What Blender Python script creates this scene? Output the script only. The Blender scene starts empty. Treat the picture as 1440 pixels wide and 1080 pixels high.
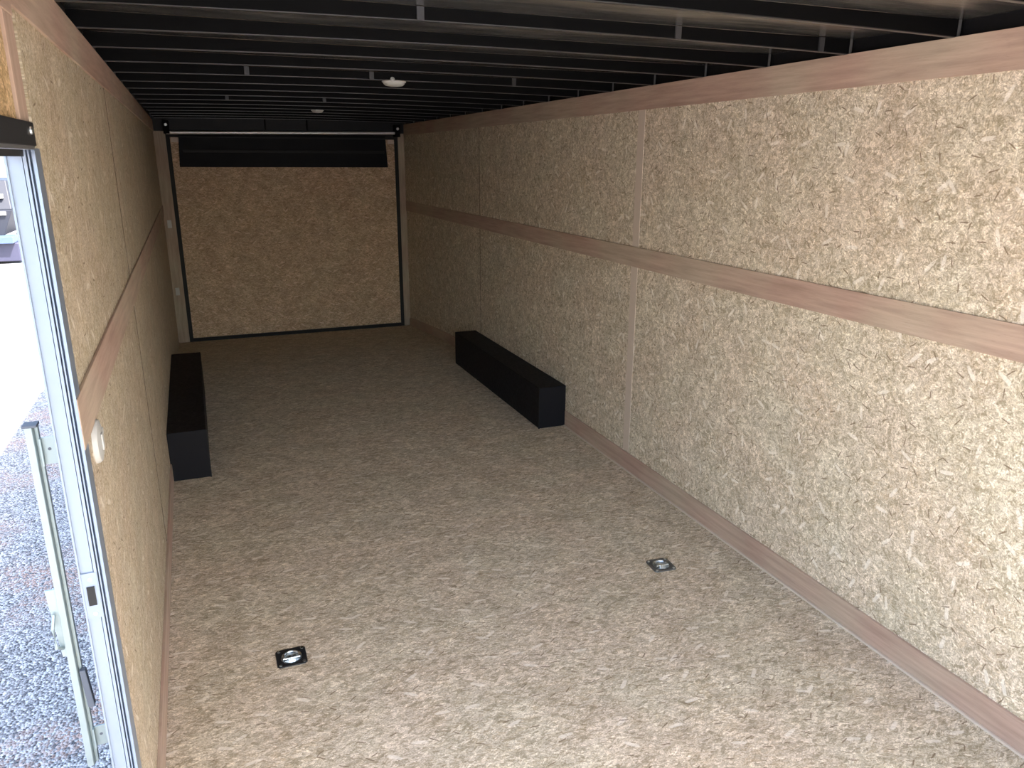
import bpy, bmesh, math, random
from mathutils import Vector, Matrix
random.seed(7)
S = 1.69            # metres per survey unit (camera height above the trailer floor = 1)
PI = math.pi

# ------------------------------------------------------------------ camera, world, sun, exposure
scn = bpy.context.scene
C = scn.collection
cam_d = bpy.data.cameras.new('camera'); cam = bpy.data.objects.new('camera', cam_d); C.objects.link(cam)
F_ = Vector((0.35808554, 0.88950716, -0.28381643)); R_ = Vector((0.92799077, -0.37259032, 0.00309467)); U_ = Vector((0.10299453, 0.26448719, 0.95887364))
m = Matrix.Identity(4)
for i in range(3):
    m[i][0] = R_[i]; m[i][1] = U_[i]; m[i][2] = -F_[i]
m[2][3] = S
cam.matrix_world = m
cam_d.sensor_fit = 'HORIZONTAL'; cam_d.sensor_width = 36; cam_d.lens = 1069.28*36/1440
cam_d.clip_start = 0.03; cam_d.clip_end = 800
scn.camera = cam

w = bpy.data.worlds.new('world'); scn.world = w; w.use_nodes = True
wn = w.node_tree.nodes; bg = wn['Background']
sky = wn.new('ShaderNodeTexSky'); sky.sky_type = 'NISHITA'; sky.sun_disc = False
sky.sun_elevation = math.radians(54.6); sky.sun_rotation = math.radians(140.5); sky.air_density = 1.0; sky.dust_density = 2.5
tn = wn.new('ShaderNodeMix'); tn.data_type = 'RGBA'; tn.blend_type = 'MULTIPLY'; tn.inputs[0].default_value = 1; tn.inputs[7].default_value = (0.97, 0.93, 0.87, 1)
w.node_tree.links.new(sky.outputs[0], tn.inputs[6]); w.node_tree.links.new(tn.outputs[2], bg.inputs[0]); bg.inputs[1].default_value = 0.50

sd = bpy.data.lights.new('sun', 'SUN'); sd.energy = 10.0; sd.angle = math.radians(0.6); sd.color = (1.0, 0.97, 0.93)
so = bpy.data.objects.new('sun', sd); C.objects.link(so)
so.rotation_euler = Vector((0.70, -0.85, 1.55)).to_track_quat('Z', 'Y').to_euler()

vs = scn.view_settings
vs.view_transform = 'Standard'; vs.look = 'None'; vs.gamma = 1; vs.exposure = 1.42; vs.use_curve_mapping = False
scn.cycles.max_bounces = 12; scn.cycles.diffuse_bounces = 8
scn.cycles.use_denoising = True
scn.cycles.sample_clamp_indirect = 20

# side door opening measured along the left wall
DY0, DY1, DZ = 0.22*S, 0.935*S, 1.003*S
pd = bpy.data.lights.new('door_portal', 'AREA'); pd.shape = 'RECTANGLE'; pd.size = (DY1-DY0); pd.size_y = DZ
pd.cycles.is_portal = True
po = bpy.data.objects.new('door_portal', pd); C.objects.link(po)
pd2 = bpy.data.lights.new('front_portal', 'AREA'); pd2.shape = 'RECTANGLE'; pd2.size = 1.34*S; pd2.size_y = 1.18*S; pd2.cycles.is_portal = True
po2 = bpy.data.objects.new('front_portal', pd2); C.objects.link(po2); po2.location = (.55*S, -.10*S, .58*S); po2.rotation_euler = (math.radians(90), 0, PI)
po.location = (-0.20*S, (DY0+DY1)/2, DZ/2)
po.rotation_euler = Matrix(((0, 0, -1), (1, 0, 0), (0, -1, 0))).to_euler()   # local -Z faces +x (indoors)

# ------------------------------------------------------------------ node helpers
class NT:
    def __init__(s, name):
        s.m = bpy.data.materials.new(name); s.m.use_nodes = True; s.t = s.m.node_tree
        s.b = s.t.nodes['Principled BSDF']
    def n(s, kind, **kw):
        x = s.t.nodes.new(kind)
        for k, v in kw.items(): setattr(x, k, v)
        return x
    def put(s, sock, v):
        if isinstance(v, bpy.types.NodeSocket): s.t.links.new(v, sock)
        else: sock.default_value = v
    def math(s, op, a, b=0.0, c=None, clamp=False):
        x = s.n('ShaderNodeMath', operation=op, use_clamp=clamp)
        s.put(x.inputs[0], a); s.put(x.inputs[1], b)
        if c is not None: s.put(x.inputs[2], c)
        return x.outputs[0]
    def vmath(s, op, a, b=(0, 0, 0)):
        x = s.n('ShaderNodeVectorMath', operation=op); s.put(x.inputs[0], a); s.put(x.inputs[1], b); return x.outputs[0]
    def mix(s, f, a, b, mode='MIX'):
        x = s.n('ShaderNodeMix', data_type='RGBA', blend_type=mode)
        s.put(x.inputs[0], f); s.put(x.inputs[6], a); s.put(x.inputs[7], b); return x.outputs[2]
    def rng(s, v, a, b, c=0.0, d=1.0, smooth=False):
        x = s.n('ShaderNodeMapRange', interpolation_type='SMOOTHSTEP' if smooth else 'LINEAR')
        s.put(x.inputs[0], v); x.inputs[1].default_value = a; x.inputs[2].default_value = b; x.inputs[3].default_value = c; x.inputs[4].default_value = d
        return x.outputs[0]
    def noise(s, v, scale, detail=3, rough=.5):
        x = s.n('ShaderNodeTexNoise'); s.put(x.inputs['Vector'], v); x.inputs['Scale'].default_value = scale
        x.inputs['Detail'].default_value = detail; x.inputs['Roughness'].default_value = rough; return x
    def plane(s, axis):
        tc = s.n('ShaderNodeTexCoord'); sp = s.n('ShaderNodeSeparateXYZ'); s.t.links.new(tc.outputs['Object'], sp.inputs[0])
        cb = s.n('ShaderNodeCombineXYZ')
        a, b = {'x': (1, 2), 'y': (0, 2), 'z': (0, 1), 'zr': (1, 0)}[axis]
        s.t.links.new(sp.outputs[a], cb.inputs[0]); s.t.links.new(sp.outputs[b], cb.inputs[1])
        return cb.outputs[0]
    def bump(s, h, strength, dist=0.01):
        x = s.n('ShaderNodeBump'); x.inputs['Strength'].default_value = strength; x.inputs['Distance'].default_value = dist
        s.put(x.inputs['Height'], h); s.t.links.new(x.outputs[0], s.b.inputs['Normal'])

def flecks(t, vec, scale, ln, wd, spread, dens, off=(0, 0, 0), base=0.0):
    """strands: one elongated chip per Voronoi cell, turned at random. Returns mask, random value"""
    v = t.vmath('ADD', vec, off)
    vo = t.n('ShaderNodeTexVoronoi', voronoi_dimensions='2D', feature='F1'); t.put(vo.inputs['Vector'], v)
    vo.inputs['Scale'].default_value = scale; vo.inputs['Randomness'].default_value = 1
    loc = t.vmath('SUBTRACT', v, vo.outputs['Position'])
    rgb = t.n('ShaderNodeSeparateColor'); t.t.links.new(vo.outputs['Color'], rgb.inputs[0])
    ang = t.math('MULTIPLY_ADD', t.math('SUBTRACT', rgb.outputs[0], .5), spread, base)
    ro = t.n('ShaderNodeVectorRotate', rotation_type='Z_AXIS'); t.put(ro.inputs['Vector'], loc); t.put(ro.inputs['Angle'], ang)
    sp = t.n('ShaderNodeSeparateXYZ'); t.put(sp.inputs[0], ro.outputs[0])
    u = t.math('DIVIDE', t.math('ABSOLUTE', sp.outputs[0]), ln/2); q = t.math('DIVIDE', t.math('ABSOLUTE', sp.outputs[1]), wd/2)
    d = t.math('POWER', t.math('ADD', t.math('POWER', u, 3.), t.math('POWER', q, 3.)), .333)
    mask = t.rng(d, .75, 1.05, 1, 0, True)
    on = t.math('LESS_THAN', rgb.outputs[1], dens)
    return t.math('MULTIPLY', mask, on), rgb.outputs[2]

def osb(name, axis, tint=(0.50, 0.415, 0.29), spread=6.28, base=0.0, warm=1.0, contrast=1.0, dark=1.0, mottle=0.10):
    t = NT(name); p0 = t.plane(axis)
    nz = t.noise(p0, 55, 3, .6)
    wob = t.n('ShaderNodeVectorMath', operation='SCALE'); t.put(wob.inputs[0], t.vmath('SUBTRACT', nz.outputs['Color'], (.5, .5, .5))); wob.inputs[3].default_value = 0.006
    p = t.vmath('ADD', p0, wob.outputs[0])
    def c(k, r=1, g=1, b=1): return (tint[0]*k*r, tint[1]*k*g, tint[2]*k*b, 1)
    big = t.noise(p0, 4.0, 4, .6).outputs['Fac']
    col = t.mix(t.rng(big, .35, .68), c(1.03), c(.92, 1.03, .97, .9))
    # overlapping strand layers
    for k, (sc, ln, wd, off) in enumerate([(26, .060, .020, (3.1, 1.7, 0)), (34, .045, .013, (8.3, 5.1, 0)), (48, .034, .009, (1.9, 9.4, 0)), (70, .024, .006, (6.6, 2.2, 0))]):
        mk, rv = flecks(t, p, sc, ln, wd, spread, .85, off, base)
        tone = t.mix(rv, c(1-.30*contrast, 1.03, .97, .84*warm), c(1+.30*contrast, 1, 1.02, 1.10))
        col = t.mix(t.math('MULTIPLY', mk, .76), col, tone)
    # fibre grain
    g = t.noise(p, 190, 4, .7).outputs['Fac']
    col = t.mix(1.0, col, t.mix(t.rng(g, .32, .68), (.64, .60, .56, 1), (1.26, 1.27, 1.29, 1)), 'MULTIPLY')
    # fibre direction changes from strand to strand
    vo = t.n('ShaderNodeTexVoronoi', voronoi_dimensions='2D', feature='F1'); t.put(vo.inputs['Vector'], p); vo.inputs['Scale'].default_value = 38
    rc = t.n('ShaderNodeSeparateColor'); t.t.links.new(vo.outputs['Color'], rc.inputs[0])
    ro = t.n('ShaderNodeVectorRotate', rotation_type='Z_AXIS'); t.put(ro.inputs['Vector'], p); t.put(ro.inputs['Angle'], t.math('MULTIPLY', t.math('SUBTRACT', rc.outputs[0], .5), spread))
    mp = t.n('ShaderNodeMapping'); t.put(mp.inputs[0], ro.outputs[0]); mp.inputs['Scale'].default_value = (1, 5.5, 1)
    fb = t.noise(mp.outputs[0], 62, 3, .6).outputs['Fac']
    col = t.mix(1.0, col, t.mix(t.rng(fb, .34, .66), (.72, .685, .64, 1), (1.20, 1.20, 1.22, 1)), 'MULTIPLY')
    sk = t.math('MULTIPLY', t.rng(t.noise(p0, 150, 2, .5).outputs['Fac'], .62, .70), t.rng(t.noise(p0, 9, 3, .6).outputs['Fac'], .45, .62))
    col = t.mix(t.math('MULTIPLY', sk, .6), col, c(.50, 1.12, .95, .78))
    if mottle:
        mt = t.noise(t.vmath('ADD', p0, (7, 3, 0)), 7, 5, .7).outputs['Fac']
        col = t.mix(1.0, col, t.mix(t.rng(mt, .38, .62), (1-mottle, 1-mottle*1.08, 1-mottle*1.15, 1), (1+mottle*.6, 1+mottle*.6, 1+mottle*.55, 1)), 'MULTIPLY')
    hu = t.noise(t.vmath('ADD', p0, (2, 9, 0)), 3.1, 3, .5).outputs['Fac']
    col = t.mix(1.0, col, t.mix(t.rng(hu, .38, .62), (1.015, .99, .975, 1), (.99, 1.006, .985, 1)), 'MULTIPLY')
    # pale chips, brown bark strands and thin dark gaps
    mk, rv = flecks(t, p, 9, .055, .014, spread, .5, (4.4, 3.3, 0), base)
    col = t.mix(t.math('MULTIPLY', mk, .55), col, c(1.45, 1, 1.03, 1.15))
    mk, rv = flecks(t, p, 22, .030, .0050, spread, .42, (2.7, 7.9, 0), base)
    col = t.mix(t.math('MULTIPLY', mk, .55*dark), col, c(.52, 1.1, .95, .78))
    mk, rv = flecks(t, p, 40, .016, .0034, spread, .40, (5.7, 4.9, 0), base)
    col = t.mix(t.math('MULTIPLY', mk, .55*dark), col, c(.50, 1.1, .95, .78))
    mk, rv = flecks(t, p, 15, .034, .0046, spread, .45, (9.7, .9, 0), base)
    col = t.mix(t.math('MULTIPLY', mk, .85*dark), col, c(.27, 1.15, .9, .7))
    t.put(t.b.inputs['Base Color'], col); t.b.inputs['Roughness'].default_value = .62
    t.b.inputs['Specular IOR Level'].default_value = .25
    t.bump(g, .25, .002)
    return t.m

def plywood(name, axis, tint=(0.48, 0.36, 0.29), along=0):
    t = NT(name); p0 = t.plane(axis)
    mp = t.n('ShaderNodeMapping'); t.put(mp.inputs[0], p0); mp.inputs['Scale'].default_value = (1, 14, 1) if along == 0 else (14, 1, 1)
    g = t.noise(mp.outputs[0], 3.2, 6, .65)
    big = t.noise(p0, 1.9, 2, .5).outputs['Fac']
    col = t.mix(t.rng(big, .38, .62), (tint[0]*1.0, tint[1]*.93, tint[2]*.93, 1), (tint[0]*1.04, tint[1]*1.12, tint[2]*1.08, 1))
    col = t.mix(1, col, t.mix(t.rng(g.outputs['Fac'], .3, .7), (.80, .78, .76, 1), (1.16, 1.17, 1.18, 1)), 'MULTIPLY')
    mp2 = t.n('ShaderNodeMapping'); t.put(mp2.inputs[0], p0); mp2.inputs['Scale'].default_value = (1, 9, 1) if along == 0 else (9, 1, 1)
    wv = t.noise(mp2.outputs[0], 28, 3, .6).outputs['Fac']
    col = t.mix(t.rng(wv, .60, .72, 0, .30), col, (tint[0]*.6, tint[1]*.55, tint[2]*.5, 1))
    t.put(t.b.inputs['Base Color'], col); t.b.inputs['Roughness'].default_value = .6; t.b.inputs['Specular IOR Level'].default_value = .3
    return t.m

def plain(name, col, rough=.5, metal=0., spec=.5, vary=.0, nscale=30):
    t = NT(name)
    if vary:
        tc = t.n('ShaderNodeTexCoord'); n = t.noise(tc.outputs['Object'], nscale, 4, .6).outputs['Fac']
        t.put(t.b.inputs['Base Color'], t.mix(n, tuple(v*(1-vary) for v in col)+(1,), tuple(v*(1+vary) for v in col)+(1,)))
        t.put(t.b.inputs['Roughness'], t.rng(n, .3, .7, max(0, rough-.08), rough+.08))
    else:
        t.b.inputs['Base Color'].default_value = (*col, 1); t.b.inputs['Roughness'].default_value = rough
    t.b.inputs['Metallic'].default_value = metal; t.b.inputs['Specular IOR Level'].default_value = spec
    return t.m

def gravel():
    t = NT('gravel'); p0 = t.plane('z')
    v = t.n('ShaderNodeTexVoronoi', voronoi_dimensions='2D'); t.put(v.inputs['Vector'], p0); v.inputs['Scale'].default_value = 90
    sp = t.n('ShaderNodeSeparateColor'); t.t.links.new(v.outputs['Color'], sp.inputs[0])
    v2 = t.n('ShaderNodeTexVoronoi', voronoi_dimensions='2D'); t.put(v2.inputs['Vector'], p0); v2.inputs['Scale'].default_value = 210
    sp2 = t.n('ShaderNodeSeparateColor'); t.t.links.new(v2.outputs['Color'], sp2.inputs[0])
    tone = t.math('ADD', t.math('MULTIPLY', sp.outputs[0], .65), t.math('MULTIPLY', sp2.outputs[0], .35))
    col = t.mix(t.rng(tone, .15, .9), (.07, .075, .09, 1), (.60, .61, .63, 1))
    red = t.noise(p0, 1.3, 4, .6).outputs['Fac']
    rm = t.math('MULTIPLY', t.rng(red, .47, .58, 0, .85), t.rng(sp.outputs[1], .3, .7))
    col = t.mix(rm, col, (.42, .29, .24, 1))
    t.put(t.b.inputs['Base Color'], col); t.b.inputs['Roughness'].default_value = .9
    h = t.math('SUBTRACT', 1.0, v.outputs['Distance']); t.bump(h, .9, .012)
    return t.m

def roof_metal():
    t = NT('black_roof_sheet'); p0 = t.plane('z')
    mp = t.n('ShaderNodeMapping'); t.put(mp.inputs[0], p0); mp.inputs['Scale'].default_value = (1, 7, 1)
    n = t.noise(mp.outputs[0], 2.5, 5, .7).outputs['Fac']
    t.put(t.b.inputs['Base Color'], t.mix(t.rng(n, .4, .7), (.26, .26, .26, 1), (.60, .58, .54, 1)))
    t.put(t.b.inputs['Roughness'], t.rng(n, .3, .7, .14, .26)); t.b.inputs['Specular IOR Level'].default_value = .7
    t.b.inputs['Metallic'].default_value = 0.9
    return t.m

M = dict(
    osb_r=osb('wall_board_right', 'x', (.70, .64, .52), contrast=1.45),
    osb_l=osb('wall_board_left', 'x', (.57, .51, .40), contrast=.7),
    osb_b=osb('wall_board_back', 'y', (.60, .46, .32), spread=1.6, contrast=1.3, mottle=.15),
    floor=osb('floor_board', 'z', (.645, .58, .46), spread=1.5, contrast=1.5, dark=1.0, mottle=.13),
    osb_h=osb('wall_board_over_door', 'x', (.62, .46, .27), contrast=1.2),  # same board, with the more orange light over the door put into its tint
    ply=plywood('lauan_strip', 'x'), plyv=plywood('lauan_strip_vertical', 'x', along=1), plyb=plywood('plywood_frame', 'y', (.40, .32, .245), along=1),
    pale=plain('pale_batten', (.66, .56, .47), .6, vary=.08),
    skin=roof_metal(), bow=plain('black_bow_steel', (.0018, .0018, .002), .6, spec=.08, vary=.2, nscale=8),
    joint=plain('dark_joint', (.20, .155, .115), .8),
    edge=plain('dull_steel_edge', (.10, .10, .10), .5, .3),
    flange=plain('glossy_dark_steel', (.09, .09, .09), .34, .85),
    black=plain('black_paint', (.006, .006, .007), .5, spec=.25, vary=.15, nscale=40),
    box=plain('wheel_box_black', (.006, .006, .009), .55, spec=.2, vary=.2, nscale=60),
    navy=plain('flap_black', (.004, .004, .006), .55, spec=.15, vary=.2, nscale=12),
    rubber=plain('rubber_seal', (.008, .008, .008), .7), greyrub=plain('grey_rubber', (.10, .11, .13), .7),
    alu=plain('aluminium', (.28, .33, .41), .45, .5, vary=.05, nscale=20), aluout=plain('aluminium_edge', (.62, .64, .67), .35, .9),
    zinc=plain('zinc', (.62, .66, .68), .28, 1., vary=.12, nscale=60), galv=plain('galvanised', (.33, .39, .385), .42, .6, vary=.10, nscale=30),
    white=plain('white_plastic', (.52, .52, .50), .4), dome=plain('lens_plastic', (.42, .42, .39), .35),
    silver=plain('silver_tube', (.85, .85, .85), .4, .6), header=plain('door_header_black', (.022, .023, .026), .45, spec=.5),
    gravel=gravel(), ext=plain('exterior_skin', (.05, .05, .055), .3),
    tk_grey=plain('truck_grey', (.035, .035, .065), .5), tk_blue=plain('truck_step', (.06, .09, .16), .5), tk_dark=plain('truck_dark', (.011, .013, .022), .6), tire=plain('tyre', (.02, .02, .02), .8),
    leaf=plain('foliage', (.07, .13, .04), .8, vary=.5, nscale=3), bark=plain('bark', (.12, .09, .06), .9),
)

# ------------------------------------------------------------------ mesh helpers (survey units in, metres out)
def put(bm, vs_, faces, off=(0, 0, 0)):
    v = [bm.verts.new(Vector(p)*S) for p in vs_]
    for f in faces:
        bm.faces.new([v[i] for i in f])
BOXF = [(0, 3, 2, 1), (4, 5, 6, 7), (0, 1, 5, 4), (1, 2, 6, 5), (2, 3, 7, 6), (3, 0, 4, 7)]
def hexa(bm, lo, hi):
    """lo and hi: four corner points each"""
    put(bm, list(lo)+list(hi), BOXF)
def bx(bm, x0, x1, y0, y1, z0, z1):
    hexa(bm, [(x0, y0, z0), (x1, y0, z0), (x1, y1, z0), (x0, y1, z0)], [(x0, y0, z1), (x1, y0, z1), (x1, y1, z1), (x0, y1, z1)])
def cyl(bm, c, ax, r0, r1, h, n=24, cap=True):
    """frustum from c along unit axis ax"""
    ax = Vector(ax).normalized(); a = ax.orthogonal().normalized(); b = ax.cross(a)
    c = Vector(c)
    p = [c+(a*math.cos(2*PI*i/n)+b*math.sin(2*PI*i/n))*r0 for i in range(n)]
    q = [c+ax*h+(a*math.cos(2*PI*i/n)+b*math.sin(2*PI*i/n))*r1 for i in range(n)]
    f = [(i, (i+1) % n, n+(i+1) % n, n+i) for i in range(n)]
    if cap: f += [tuple(range(n-1, -1, -1)), tuple(range(n, 2*n))]
    put(bm, p+q, f)
def lathe(bm, c, ax, prof, n=32, sx=1., sy=1., a0=None):
    """prof: (radius, height) pairs revolved about ax; sx, sy squash the ring"""
    ax = Vector(ax).normalized(); a = Vector(a0).normalized() if a0 else ax.orthogonal().normalized(); b = ax.cross(a); c = Vector(c)
    P = []; Fc = []
    for r, h in prof:
        for i in range(n):
            P.append(c+ax*h+(a*math.cos(2*PI*i/n)*sx+b*math.sin(2*PI*i/n)*sy)*r)
    for k in range(len(prof)-1):
        for i in range(n):
            j = (i+1) % n; Fc.append((k*n+i, k*n+j, (k+1)*n+j, (k+1)*n+i))
    Fc.append(tuple(range(n-1, -1, -1))); Fc.append(tuple(range((len(prof)-1)*n, len(prof)*n)))
    put(bm, P, Fc)
def tube(bm, pts, r, n=10, closed=False):
    pts = [Vector(p) for p in pts]; k = len(pts); rings = []
    for i, p in enumerate(pts):
        d = (pts[(i+1) % k]-pts[i-1]) if closed or 0 < i < k-1 else (pts[min(i+1, k-1)]-pts[max(i-1, 0)])
        d.normalize(); a = d.cross(Vector((0, 0, 1))); a = a if a.length > .01 else d.cross(Vector((1, 0, 0))); a.normalize(); b = d.cross(a)
        rings.append([p+(a*math.cos(2*PI*j/n)+b*math.sin(2*PI*j/n))*r for j in range(n)])
    P = [q for g in rings for q in g]; Fc = []
    for i in range(k if closed else k-1):
        for j in range(n):
            i2 = (i+1) % k; Fc.append((i*n+j, i*n+(j+1) % n, i2*n+(j+1) % n, i2*n+j))
    if not closed: Fc += [tuple(range(n-1, -1, -1)), tuple(range((k-1)*n, k*n))]
    put(bm, P, Fc)
def obj(name, fn, mat, parent=None, bevel=0, smooth=False, loc=None):
    bm = bmesh.new(); fn(bm)
    bmesh.ops.recalc_face_normals(bm, faces=bm.faces)
    me = bpy.data.meshes.new(name); bm.to_mesh(me); bm.free()
    if smooth:
        me.shade_smooth()
        me.set_sharp_from_angle(angle=math.radians(38))
    o = bpy.data.objects.new(name, me); C.objects.link(o); me.materials.append(mat)
    if parent: o.parent = parent
    if bevel:
        b = o.modifiers.new('bevel', 'BEVEL'); b.width = bevel; b.segments = 2; b.limit_method = 'ANGLE'; b.harden_normals = False
    return o
def boxes(*bs):
    return lambda bm: [bx(bm, *b) for b in bs]
def tag(o, label=None, cat=None, group=None, kind=None):
    if label: o['label'] = label
    if cat: o['category'] = cat
    if group: o['group'] = group
    if kind: o['kind'] = kind
    return o
def thing(name, label, cat, loc=(0, 0, 0), rz=0, group=None, kind=None):
    o = bpy.data.objects.new(name, None); C.objects.link(o); o.location = Vector(loc)*S; o.rotation_euler.z = rz
    o.empty_display_size = .1
    return tag(o, label, cat, group, kind)
def struct(o, label, cat='structure'):
    return tag(o, label, cat, kind='structure')
def dup(root, loc, label, rz=0):
    r = root.copy(); C.objects.link(r); r.location = Vector(loc)*S; r.rotation_euler.z = rz; r['label'] = label
    for ch in list(root.children):
        c = ch.copy(); C.objects.link(c); c.parent = r
        for g in list(ch.children):
            d = g.copy(); C.objects.link(d); d.parent = c
    return r

# ------------------------------------------------------------------ survey of the trailer
XR = 1.244                                   # right wall face
def XL(y): return -0.143-0.0108*y            # left wall face
YF, YB = -0.06, 4.93                         # unseen front, set close to let in daylight, and back
DT0 = 3.85                                   # where the floor starts to dip towards the ramp
def ZF(y): return 0 if y <= DT0 else -0.082*(min(1, (y-DT0)/(YB-DT0)))**1.35
DIP = [DT0+(YB-DT0)*k/8 for k in range(9)]
ZT = 1.203                                   # top of the wall lining
ZSK = 1.232                                  # roof sheet
d0, d1, dz = DY0/S, DY1/S, DZ/S

def left_slab(bm, y0, y1, z0, z1, t0, t1, dip=False):
    """piece of the left side between two offsets from the wall face (positive = into the room)"""
    zz = lambda y: z0+(ZF(y) if dip else 0)
    a, b = XL(y0), XL(y1)
    hexa(bm, [(a+t0, y0, zz(y0)), (a+t1, y0, zz(y0)), (b+t1, y1, zz(y1)), (b+t0, y1, zz(y1))],
         [(a+t0, y0, z1), (a+t1, y0, z1), (b+t1, y1, z1), (b+t0, y1, z1)])
def right_slab(bm, y0, y1, z0, z1, t0, t1, dip=False, diptop=False):
    za, zb_ = (z0+ZF(y0), z0+ZF(y1)) if dip else (z0, z0); ta, tb = (z1+ZF(y0), z1+ZF(y1)) if diptop else (z1, z1)
    hexa(bm, [(XR-t1, y0, za), (XR-t0, y0, za), (XR-t0, y1, zb_), (XR-t1, y1, zb_)],
         [(XR-t1, y0, ta), (XR-t0, y0, ta), (XR-t0, y1, tb), (XR-t1, y1, tb)])

# floor, level and then dipping at the tail
def floor_bm(bm):
    pts = [YF]+DIP[:-1]+[YB+.06]
    for y0, y1 in zip(pts[:-1], pts[1:]):
        a, b = ZF(y0), ZF(y1)
        hexa(bm, [(XL(y0)-.018, y0, a-.03), (XR+.05, y0, a-.03), (XR+.05, y1, b-.03), (XL(y1)-.018, y1, b-.03)],
             [(XL(y0)-.018, y0, a), (XR+.05, y0, a), (XR+.05, y1, b), (XL(y1)-.018, y1, b)])
struct(obj('floor', floor_bm, M['floor']), 'tan strand board trailer floor running back to the ramp door', 'floor')

# right wall: strand boards 8 ft long with hairline seams
seams = [YF, .615, 2.06, 3.508, YB]
def rw(bm):
    for a, b in zip(seams[:-1], seams[1:]):
        for z0, z1, dip in ((-.01, .7085, True), (.7095, ZT, False)):
            right_slab(bm, a+.0014, b-.0014, z0, z1, -.007, 0, dip)
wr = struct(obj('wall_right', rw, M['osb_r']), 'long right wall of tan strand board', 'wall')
obj('outer_skin', boxes((XR+.030, XR+.036, YF, YB+.05, -.12, 1.27)), M['ext'], wr)
obj('back_sheet', boxes((XR+.008, XR+.011, YF, YB, -.1, ZT-.01)), M['black'], wr)
# left wall
sl = [d1+.034, 1.94, 3.40, YB]
def lw(bm):
    for a, b in zip(sl[:-1], sl[1:]):
        for z0, z1, dip in ((-.01, .7085, True), (.7095, ZT, False)):
            left_slab(bm, a+.0022, b-.0022, z0, z1, -.007, 0, dip)
    left_slab(bm, YF, d0, -.01, ZT, -.007, 0)
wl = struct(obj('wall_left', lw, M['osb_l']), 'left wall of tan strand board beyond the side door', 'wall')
def lskin(bm):
    left_slab(bm, d1+.012, YB+.05, -.12, 1.27, -.026, -.021); left_slab(bm, YF, d0-.01, -.12, 1.27, -.026, -.021)
    left_slab(bm, d0-.01, d1+.012, dz+.03, 1.27, -.026, -.021); left_slab(bm, d0-.01, d1+.012, -.12, -.004, -.026, -.021)
    left_slab(bm, d1+.012, YB, -.1, ZT-.01, -.012, -.009)
obj('outer_skin', lskin, M['ext'], wl)
obj('panel_over_door', lambda bm: left_slab(bm, d0, d1-.048, dz+.031, ZT, -.007, 0), M['osb_h'], wl)
# front wall behind the camera
# unseen end of the trailer: wide open doorway added to brighten the inside
struct(obj('wall_front', boxes((-.22, -.13, YF-.03, YF, -.1, 1.27), (1.22, XR+.04, YF-.03, YF, -.1, 1.27), (-.13, 1.22, YF-.03, YF, 1.19, 1.27), (-.13, 1.22, YF-.03, YF, -.1, -.002)), M['osb_b']), 'strand board wall behind the camera with an unseen open doorway added for light', 'wall')

# horizontal lauan strips on both sides
def strip(n, lab, fn, mat='ply'):
    return struct(obj('trim_%d' % n, fn, M[mat], bevel=.0012), lab, 'trim')
strip(1, 'pinkish plywood strip along the top of the right wall', lambda bm: right_slab(bm, YF, YB-.004, 1.1395, ZT+.001, 0, .004))
strip(2, 'pinkish plywood strip at mid height on the right wall', lambda bm: right_slab(bm, YF, YB-.004, .678, .7395, 0, .004))
strip(3, 'plywood strip along the top of the left wall', lambda bm: (left_slab(bm, d1, YB-.004, 1.143, ZT+.001, 0, .004), left_slab(bm, YF, d1, 1.132, ZT+.001, 0, .004)))
strip(4, 'plywood strip at mid height on the left wall', lambda bm: left_slab(bm, d1+.002, YB-.004, .678, .7395, 0, .004))
strip(5, 'narrow upright plywood strip above the corner of the side door', lambda bm: left_slab(bm, d1-.046, d1, dz+.031, 1.132, -.004, .003), 'plyv')
strip(6, 'faint upright batten over the first seam of the right wall', lambda bm: (right_slab(bm, 2.048, 2.086, .066, .678, 0, .0012), right_slab(bm, 2.048, 2.086, .7395, 1.1395, 0, .0012)), 'pale')
def joint_left(bm):
    for a, b in ((.066, .678), (.7395, 1.143)): left_slab(bm, 1.9385, 1.9415, a, b, 0, .0012)
strip(10, 'thin dark joint line up the left wall beyond the door', joint_left, 'joint')
def joint_right(bm):
    for a, b in ((.066, .678), (.7395, 1.1395)): right_slab(bm, 3.507, 3.5095, a, b, 0, .0012)
strip(11, 'thin joint line up the right wall above the wheel box', joint_right, 'joint')
def base_r(bm):
    right_slab(bm, YF, 2.525, .002, .062, 0, .006); right_slab(bm, 3.592, DT0, .002, .062, 0, .006)
    for a, b in zip(DIP[:-1], DIP[1:]): right_slab(bm, a, min(b, YB-.004), .001, .055, 0, .006, True, True)
struct(obj('baseboard_right', base_r, M['ply'], bevel=.001), 'pinkish plywood baseboard at the foot of the right wall', 'baseboard')
struct(obj('trim_7', lambda bm: right_slab(bm, YF, 2.525, 0, .0045, .006, .011), M['pale'], bevel=.0008), 'thin pale edge strip between the right baseboard and the floor', 'trim')  # catch light on the baseboard's lower edge, put in as a pale strip
def base_l(bm):
    left_slab(bm, d1+.002, 2.497, .002, .062, 0, .005); left_slab(bm, 3.602, DT0, .002, .062, 0, .005)
    left_slab(bm, YF, d0-.022, .002, .062, 0, .005)
struct(obj('baseboard_left', base_l, M['ply'], bevel=.001), 'plywood baseboard at the foot of the left wall', 'baseboard')

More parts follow.
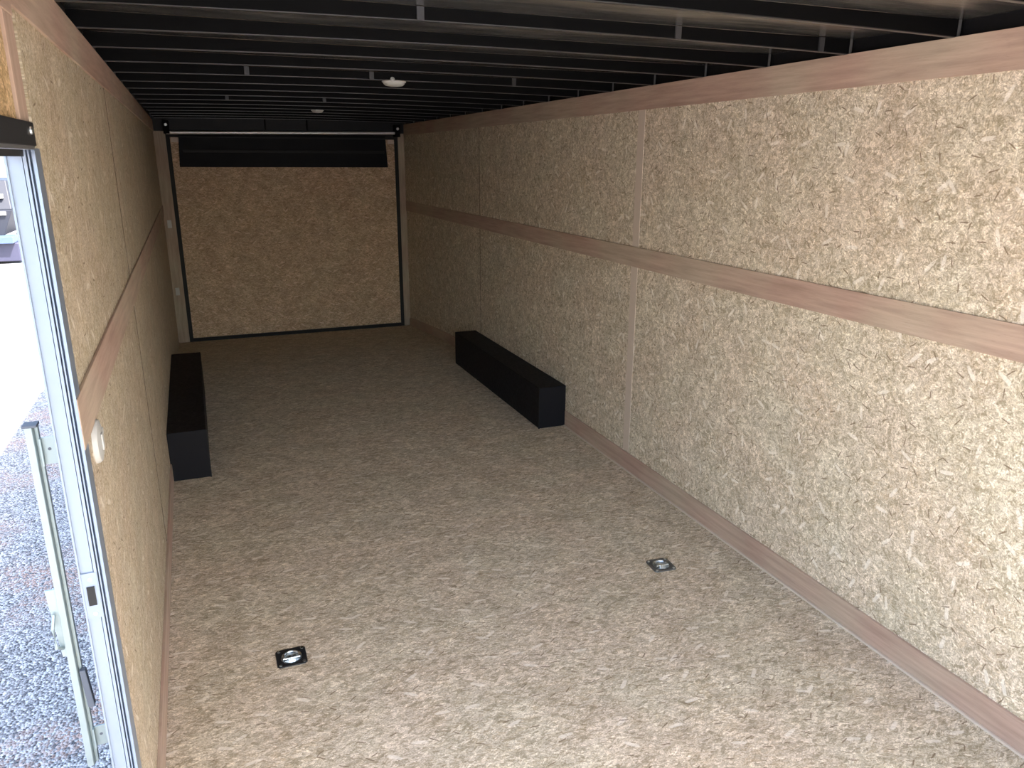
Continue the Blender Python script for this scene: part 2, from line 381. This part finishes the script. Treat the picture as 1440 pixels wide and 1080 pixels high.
# back end: frame round the ramp door
GL, GR, GT, GB = -.135, 1.203, 1.135, -.078
def wb(bm):
    bx(bm, XL(YB)-.002, GL, YB, YB+.05, -.09, 1.145); bx(bm, GR, XR+.004, YB, YB+.05, -.09, 1.155)
wbk = struct(obj('wall_back', wb, M['plyb'], bevel=.001), 'narrow pale frame round the rear ramp door', 'wall')
obj('header', boxes((XL(YB)-.002, XR+.004, YB-.012, YB+.05, 1.150, ZSK+.01)), M['black'], wbk, bevel=.002)
def htabs(bm):
    for x in (.412, .649): bx(bm, x-.006, x+.006, YB-.024, YB-.012, 1.165, 1.232)
obj('header_tab', boxes((.404, .414, YB-.020, YB-.012, 1.158, 1.228)), M['bow'], wbk)
obj('header_tab', boxes((.644, .654, YB-.020, YB-.012, 1.158, 1.228)), M['bow'], wbk)
obj('outer_skin', boxes((XL(YB)-.05, XR+.04, YB+.052, YB+.058, -.14, 1.27)), M['ext'], wbk)
obj('sill', boxes((XL(YB), XR, YB-.02, YB+.05, GB-.03, GB-.006)), M['plyb'], wbk)

rd = thing('door_1', 'strand board rear ramp door with black seal and black folded flap', 'door', (0.53, YB, GB), kind='structure')
def O(fn):      # geometry given in world survey units, parented to a thing at loc
    return fn
def child(name, fn, mat, parent, **k):
    o = obj(name, fn, mat, parent, **k)
    o.matrix_parent_inverse = (Matrix.Translation(parent.location) @ Matrix.Rotation(parent.rotation_euler.z, 4, 'Z')).inverted()
    return o
g = .022
child('door_panel', boxes((GL+g, GR-g, YB+.004, YB+.03, GB+g, GT-g)), M['osb_b'], rd)
child('rubber_seal', boxes((GL, GL+g, YB-.003, YB+.03, GB, GT), (GR-g, GR, YB-.003, YB+.03, GB, GT), (GL+g, GR-g, YB-.003, YB+.03, GB, GB+g*.95), (GL+g, GR-g, YB-.003, YB+.03, GT-g, GT)), M['rubber'], rd)
fl = child('folded_flap', lambda bm: hexa(bm, [(-.078, YB-.006, .949), (1.134, YB-.006, .946), (1.134, YB+.004, .946), (-.078, YB+.004, .949)],
      [(-.066, YB-.03, 1.122), (1.118, YB-.03, 1.132), (1.118, YB+.004, 1.132), (-.066, YB+.004, 1.122)]), M['navy'], rd, bevel=.003)
child('flap_rib', boxes((-.05, 1.11, YB-.022, YB-.01, 1.03, 1.045)), M['black'], rd, bevel=.003)
child('flap_hinge', boxes((-.07, 1.12, YB-.036, YB-.024, 1.112, 1.120)), M['rubber'], rd)
child('corner_plate', boxes((-.108, -.068, YB-.001, YB+.004, 1.085, 1.112)), M['pale'], rd)
child('corner_plate', boxes((1.140, 1.178, YB-.001, YB+.004, 1.088, 1.112)), M['pale'], rd)
for x, z in ((-.170, .63), (-.171, .235)):
    child('latch_keeper', boxes((x-.010, x+.012, YB-.010, YB, z-.022, z+.022)), M['white'], rd, bevel=.002)
tag(rd, kind='structure')

# spring tube over the ramp door
sp = thing('spring_tube', 'thin silver torsion tube across the top of the rear ramp door', 'door spring', (.53, YB-.05, 1.145))
child('tube', lambda bm: cyl(bm, (GL+.008, YB-.052, 1.136), (1, 0, .011), .0085, .0085, GR-GL-.014, 20), M['silver'], sp, smooth=True)
for x, z in ((-.125, 1.180), (1.190, 1.178)):
    child('end_bracket', boxes((x-.016, x+.016, YB-.066, YB-.012, z-.050, z+.020)), M['bow'], sp, bevel=.003)
    child('bracket_bolt', lambda bm: cyl(bm, (x, YB-.066, z-.002), (0, -1, 0), .009, .007, .006, 12), M['zinc'] if x < 0 else M['silver'], sp, smooth=True)

# ------------------------------------------------------------------ roof
struct(obj('ceiling', boxes((-.26, XR+.04, YF-.03, YB+.06, ZSK, ZSK+.012)), M['skin']), 'black metal roof sheet above the cross bows', 'ceiling')
def rail(bm):
    bx(bm, XR+.012, XR+.03, YF, YB, ZT-.03, ZSK)
strip(8, 'black steel roof rail above the right wall', rail, 'black')
strip(9, 'black steel roof rail above the left wall', lambda bm: left_slab(bm, YF, YB, ZT-.03, ZSK, -.020, -.009), 'black')

def zb(x):
    t = (x-.53)/.72; return 1.2045+.0075*(1-t*t)
def bow_bm(bm):
    """Z-section bow: upright web, bottom flange away from the camera, small top flange"""
    N = 24; x0, x1 = -.175, 1.254
    prof = [(0, 0), (.016, 0), (.016, .0015), (.0015, .0015), (.0015, ZSK-1.204-.0015), (0, 0)]
    rows = []
    for i in range(N+1):
        x = x0+(x1-x0)*i/N; z = zb(x)
        top = ZSK-.0004
        rows.append([(x, 0, z), (x, .0018, z), (x, .0018, z+.0016), (x, .0018, z+.0020), (x, .0018, top), (x, 0, top)])
    P = [p for r in rows for p in r]; Fc = []
    for i in range(N):
        for j in range(6):
            Fc.append((i*6+j, i*6+(j+1) % 6, (i+1)*6+(j+1) % 6, (i+1)*6+j))
    Fc += [tuple(range(5, -1, -1)), tuple(range(N*6, N*6+6))]
    put(bm, P, Fc)
def flange_bm(bm):
    N = 24; x0, x1 = -.175, 1.254
    for i in range(N):
        a, b = x0+(x1-x0)*i/N, x0+(x1-x0)*(i+1)/N
        hexa(bm, [(a, -.0005, zb(a)-.0014), (b, -.0005, zb(b)-.0014), (b, .009, zb(b)-.0014), (a, .009, zb(a)-.0014)],
             [(a, -.0005, zb(a)), (b, -.0005, zb(b)), (b, .009, zb(b)), (a, .009, zb(a))])
by = [1.040+.2428*k for k in range(-3, 16)]
by = [y for y in by if y < YB-.08]
words = ['nearest the camera', 'second from the camera', 'third from the camera', 'fourth from the camera', 'fifth from the camera', 'sixth from the camera', 'seventh from the camera', 'eighth from the camera',
         'ninth from the camera', 'tenth from the camera', 'eleventh from the camera', 'twelfth from the camera', 'thirteenth from the camera', 'fourteenth from the camera', 'fifteenth from the camera', 'sixteenth from the camera', 'seventeenth from the camera']
bow0 = thing('roof_bow', 'black steel roof bow', 'roof bow', (0, 0, 0), group='roof bows crossing the ceiling')
obj('bow_rail', bow_bm, M['bow'], bow0)
obj('bottom_flange', flange_bm, M['flange'], bow0)
obj('end_plate', boxes((1.2435, 1.2475, -.003, 0, 1.200, 1.2315)), M['edge'], bow0)
first = True; vis = [y for y in by if y > .7]
bows = {}
for y in by:
    if y < .7: lab = 'black steel roof bow overhead behind the camera view'
    else:
        k = vis.index(y)
        lab = 'black steel bow across the roof, ' + (words[k]+' in view' if k < len(vis)-1 else 'the farthest one, before the ramp header')
    if first:
        b = bow0; b.location = (0, y*S, 0); b['label'] = lab; first = False
    else: b = dup(bow0, (0, y, 0), lab)
    bows[round(y, 2)] = b
ks = sorted(bows)
def near(y): return bows[min(ks, key=lambda v: abs(v-y))]
for yb, xs in ((1.283, (.357, .838, 1.17)), (2.254, (.153, .483, .91)), (3.225, (.14, .50))):
    b = near(yb)
    for x in xs:
        o = obj('bow_clip', boxes((x-.006, x+.006, -.0035, 0, zb(x)-.001, ZSK-.001)), plain('clip_grey', (.03, .03, .032), .45) if 'clip_grey' not in bpy.data.materials else bpy.data.materials['clip_grey'], b)

# ------------------------------------------------------------------ ceiling lights
def dome(name, x, y, lab):
    z = zb(x)-.0004
    t = thing(name, lab, 'ceiling light', (x, y, z), group='dome lights under the roof bows')
    obj('base', lambda bm: lathe(bm, (0, 0, 0), (0, 0, -1), [(.030, 0), (.0345, .002), (.0345, .005), (.033, .006)], 40, 1, .62, (1, 0, 0)), M['white'], t, smooth=True)
    obj('lens', lambda bm: lathe(bm, (0, 0, -.0058), (0, 0, -1), [(.031, 0), (.030, .004), (.024, .0085), (.012, .0105), (.002, .011)], 40, 1, .62, (1, 0, 0)), M['dome'], t, smooth=True)
    obj('switch_knob', lambda bm: lathe(bm, (-.010, -.0225, -.001), (0, -.6, .4), [(.0062, 0), (.0062, .005), (.004, .007)], 16), M['white'], t, smooth=True)
    return t
dome('dome_light', .548, 2.262, 'oval white dome light under the bows, larger and nearer of two')
dl = dome('dome_light', .545, 3.735, 'small dim oval dome light farther back, near the ramp door')

dl.scale = (.8, .8, .8)
# ------------------------------------------------------------------ wheel boxes
def wheel_box(lab, x0a, x1, y0, y1, h, xf):
    t = thing('wheel_box', lab, 'wheel box', ((x0a+x1)/2, (y0+y1)/2, 0))
    child('box_shell', lambda bm: hexa(bm, [(x0a, y0, 0), (x1, y0, 0), (xf[1], y1, 0), (xf[0], y1, 0)], [(x0a, y0, h), (x1, y0, h), (xf[1], y1, h), (xf[0], y1, h)]), M['box'], t, bevel=.004)
    return t
t = wheel_box('black wheel box against the right wall', 1.131, XR-.0004, 2.530, 3.588, .163, (1.133, XR-.0004))
child('corner_edge', boxes((1.129, 1.133, 2.528, 2.532, 0, .163)), M['black'], t)
t = wheel_box('black wheel box against the left wall', XL(2.5)+.0004, -.053, 2.500, 3.600, .164, (XL(3.6)+.0004, -.061))
child('corner_edge', boxes((-.055, -.051, 2.498, 2.502, 0, .164)), M['black'], t)

# ------------------------------------------------------------------ recessed floor tie downs
def tie_down(x, y, rz, lab, pm):
    t = thing('floor_tie_down', lab, 'tie-down ring', (x, y, 0), rz, group='recessed tie-down rings in the floor')
    a = .0305; r = .0225; N = 32
    def pan(bm):
        # square plate with a round dished recess
        sq = []
        for i in range(N):
            an = 2*PI*(i+.5)/N; c, s = math.cos(an), math.sin(an)
            k = a/max(abs(c), abs(s)); k = min(k, a*1.30)
            sq.append((c*k, s*k))
        rings = [[(p[0], p[1], .0002) for p in sq], [(p[0]*.985, p[1]*.985, .0022) for p in sq]]
        for rr, z in ((r, .0022), (r*.95, .0012), (r*.80, .0006), (r*.5, .0004), (r*.1, .0003)):
            rings.append([(math.cos(2*PI*(i+.5)/N)*rr, math.sin(2*PI*(i+.5)/N)*rr, z) for i in range(N)])
        P = [q for g_ in rings for q in g_]
        put(bm, P, [(k*N+i, k*N+(i+1) % N, (k+1)*N+(i+1) % N, (k+1)*N+i) for k in range(len(rings)-1) for i in range(N)]+[tuple(range((len(rings)-1)*N, len(rings)*N))])
    obj('plate', pan, pm, t, smooth=True)
    obj('recess_cup', lambda bm: lathe(bm, (0, 0, .0006), (0, 0, 1), [(.0215, 0), (.0212, .0022), (.0185, .0010), (.010, .0016), (.0035, .0020)], 32), M['zinc'], t, smooth=True)
    def ring(bm):
        pts = [(math.cos(PI*i/14)*.0165, math.sin(PI*i/14)*.0165-.001, .0045) for i in range(15)]
        pts = pts+[(-.0165, -.007, .0045), (.0165, -.007, .0045)]
        tube(bm, pts, .0023, 8, True)
    obj('ring', ring, M['zinc'], t, smooth=True)
    obj('ring_clamp', boxes((-.008, .008, -.0105, -.0035, .0015, .0072)), M['zinc'], t, bevel=.002)
    for sx in (-1, 1):
        for sy in (-1, 1):
            obj('screw', lambda bm: lathe(bm, (sx*.0235, sy*.0235, .0018), (0, 0, 1), [(.0036, 0), (.0034, .0012), (.0018, .0018)], 12), M['zinc'], t, smooth=True)
    return t
tie_down(.0825, 1.4335, -.01, 'tie-down ring in a black plate, lower left in the floor', plain('black_plate', (.016, .016, .018), .4))
tie_down(1.0065, 1.4720, -.08, 'grey metal tie-down ring recessed in the floor near the right wall', plain('grey_plate', (.16, .17, .18), .35, .8))

# ------------------------------------------------------------------ side door frame (left)
dr = thing('door_2', 'bright aluminium side door frame with black header', 'door', (-.17, d1, 0), kind='structure')
def jamb(bm):
    X0, X1 = -.1785, -.1500; W = X1-X0
    prof = [(0, 0), (.07, 0), (.075, .003), (.54, .003), (.545, .007), (.57, .007), (.575, .0015), (.68, .0015), (.685, .010), (.73, .010), (.735, .003), (.785, .003), (.79, .012), (.88, .012), (.885, 0), (1.0, -.001), (1.0, .030), (0, .030)]
    P = []
    for z in (.0, dz+.006):
        P += [(X0+W*u, d1+.002+v, z) for u, v in prof]
    n = len(prof)
    put(bm, P, [(i, (i+1) % n, n+(i+1) % n, n+i) for i in range(n)]+[tuple(range(n-1, -1, -1)), tuple(range(n, 2*n))])
jm = child('jamb', jamb, M['alu'], dr)
child('jamb', boxes((-.176, -.143, d0-.02, d0, 0, dz+.006)), M['alu'], dr, bevel=.001)
child('header_bar', lambda bm: left_slab(bm, d0, d1+.0005, dz+.008, dz+.031, -.024, .006), M['header'], dr, bevel=.0015)
child('top_jamb', lambda bm: left_slab(bm, d0, d1+.0005, dz+.0045, dz+.008, -.026, .004), M['aluout'], dr)
child('top_seal', lambda bm: left_slab(bm, d0, d1-.006, dz-.002, dz+.0045, -.022, -.006), M['rubber'], dr)
child('header_bolt', lambda bm: lathe(bm, (XL(d1)+.006, d1-.022, dz+.0225), (1, 0, 0), [(.0042, 0), (.0040, .0018), (.002, .003)], 16), M['zinc'], dr, smooth=True)
child('threshold', lambda bm: left_slab(bm, d0, d1, -.006, .0015, -.028, .006), M['alu'], dr, bevel=.001)
st = child('strike_plate', boxes((-.1785, -.1600, d1+.0030, d1+.0055, .462, .523)), M['alu'], dr)
child('strike_hole', boxes((-.1725, -.1640, d1+.0015, d1+.0035, .480, .505)), M['rubber'], dr)
for z in (.468, .5145):
    child('screw', lambda bm: lathe(bm, (-.1675, d1+.0035, z), (0, -1, 0), [(.0026, 0), (.0022, .0013)], 12), M['silver'], dr, smooth=True)

# white round cap on the left wall
t = thing('wall_switch', 'round white plastic cap on the left wall beside the door frame', 'switch', (XL(1.046), 1.046, .652))
obj('cover', lambda bm: lathe(bm, (0, 0, 0), (1, 0, 0), [(.029, 0), (.0288, .003), (.0265, .0062), (.020, .0078), (.004, .0084)], 32), M['white'], t, smooth=True)
obj('rocker', boxes((.0075, .0100, -.006, .006, -.012, .010)), M['white'], t, bevel=.002)
obj('side_tab', boxes((0, .007, .027, .034, -.001, .007)), M['white'], t, bevel=.001)

# ------------------------------------------------------------------ lock bar hanging outside the door frame
bz0, bz1 = .222, .700; bX = -.2095; bY = .98
t = thing('lock_bar', 'upright galvanised lock bar outside the door frame', 'lock bar', (bX, bY, bz0))
def chan(bm):
    # hollow channel section: rounded front face and a folded side
    prof = [(-.0045, -.004), (.003, -.004), (.0045, -.002), (.0045, .003), (.0080, .003), (.0080, .0105), (-.0045, .0105)]
    P = []
    for z in (bz0, bz1):
        P += [(bX+u, bY+v, z) for u, v in prof]
    n = len(prof)
    put(bm, P, [(i, (i+1) % n, n+(i+1) % n, n+i) for i in range(n)]+[tuple(range(n-1, -1, -1)), tuple(range(n, 2*n))])
child('bar', chan, M['galv'], t, bevel=.001)
child('top_cap', boxes((bX-.0065, bX+.0090, bY-.0058, bY+.0125, bz1, bz1+.003)), M['greyrub'], t, bevel=.001)
for z, h in ((.668, .017), (.262, .015)):
    br = child('mount_bracket', boxes((bX+.0080, -.1860, bY+.002, bY+.0045, z-h, z+h), (bX+.0080, bX+.0100, bY-.004, bY+.004, z-h, z+h)), M['galv'], t, bevel=.0008)
    o = child('bracket_hole', lambda bm: lathe(bm, (bX+.0165, bY+.0022, z+.002), (0, -1, 0), [(.0020, 0), (.0018, .0006)], 16), M['greyrub'], t)
child('hasp_plate', lambda bm: hexa(bm, [(bX-.0095, bY-.001, .392), (bX-.004, bY-.001, .392), (bX-.004, bY+.002, .392), (bX-.0095, bY+.002, .392)], [(bX-.0160, bY-.001, .488), (bX-.004, bY-.001, .488), (bX-.004, bY+.002, .488), (bX-.0160, bY+.002, .488)]), M['galv'], t, bevel=.0008)
child('hasp_loop', lambda bm: tube(bm, [(bX-.007, bY-.002, .405), (bX-.012, bY-.010, .412), (bX-.012, bY-.012, .440), (bX-.010, bY-.004, .455)], .0022, 8), M['galv'], t, smooth=True)
child('rubber_bumper', lambda bm: hexa(bm, [(bX+.0085, bY-.004, .312), (bX+.0165, bY-.004, .312), (bX+.0165, bY+.006, .312), (bX+.0085, bY+.006, .312)], [(bX+.0055, bY-.004, .368), (bX+.0125, bY-.004, .368), (bX+.0125, bY+.006, .368), (bX+.0055, bY+.006, .368)]), M['greyrub'], t, bevel=.0015)

# ------------------------------------------------------------------ outside
GZ = -.296
def ground(bm):
    put(bm, [(-60, -30, GZ), (40, -30, GZ), (40, 160, GZ), (-60, 160, GZ)], [(0, 1, 2, 3)])
struct(obj('ground', ground, M['gravel']), 'grey gravel yard outside the side door', 'ground')

tk = thing('parked_truck', 'parked truck seen past the side door frame, grey with a pale step', 'truck', (-2.6, 11.6, GZ))
child('lower_body', boxes((-3.3, -2.165, 11.35, 12.6, GZ+.03, -.035)), M['tk_grey'], tk, bevel=.02)
child('step', boxes((-3.2, -2.20, 11.25, 11.6, -.035, .05)), M['tk_blue'], tk, bevel=.01)
child('tail_body', lambda bm: hexa(bm, [(-3.2, 11.5, .05), (-2.33, 11.5, .05), (-2.33, 12.8, .05), (-3.2, 12.8, .05)], [(-3.2, 11.5, .36), (-2.20, 11.5, .36), (-2.20, 12.8, .36), (-3.2, 12.8, .36)]), M['tk_dark'], tk, bevel=.01)
child('cab', lambda bm: hexa(bm, [(-3.1, 11.6, .36), (-2.22, 11.6, .36), (-2.22, 13.5, .36), (-3.1, 13.5, .36)], [(-3.1, 11.8, .72), (-2.27, 11.8, .72), (-2.27, 13.4, .72), (-3.1, 13.4, .72)]), M['tk_dark'], tk, bevel=.02)
for z in (.50, .30):
    child('reflector', boxes((-2.6, -2.27, 11.47, 11.51, z, z+.045)) if z < .4 else boxes((-2.6, -2.30, 11.62, 11.67, z, z+.05)), M['white'], tk)
for x in (-3.2, -2.3):
    child('wheel', lambda bm: cyl(bm, (x, 12.1, GZ+.17), (1, 0, 0), .17, .17, .12, 28), M['tire'], tk, smooth=True)

def tree(x, y, h, lab):
    t = thing('tree', lab, 'tree', (x, y, GZ))
    child('trunk', lambda bm: cyl(bm, (x, y, GZ), (0, 0, 1), .18, .08, h*.6, 10), M['bark'], t, smooth=True)
    def crown(bm):
        for i in range(420):
            a, b_, rr = random.uniform(0, 2*PI), random.uniform(-1, 1), random.uniform(.55, 1)
            q = math.sqrt(1-b_*b_); c = Vector((x+math.cos(a)*q*h*.42*rr, y+math.sin(a)*q*h*.42*rr, GZ+h*.62+b_*h*.40*rr))
            u = Vector((random.uniform(-1, 1), random.uniform(-1, 1), random.uniform(-1, 1))).normalized(); v = u.orthogonal().normalized(); s_ = h*.075
            w_ = u.cross(v)
            put(bm, [c+u*s_, c+v*s_*.6, c-u*s_, c-v*s_*.6, c+w_*s_*.5], [(0, 1, 4), (1, 2, 4), (2, 3, 4), (3, 0, 4)])
    child('crown', crown, M['leaf'], t)
tree(-13.5, 72, 6.0, 'green tree far off behind the parked truck')
tree(-19.5, 78, 6.5, 'green tree at the far left edge beyond the yard')
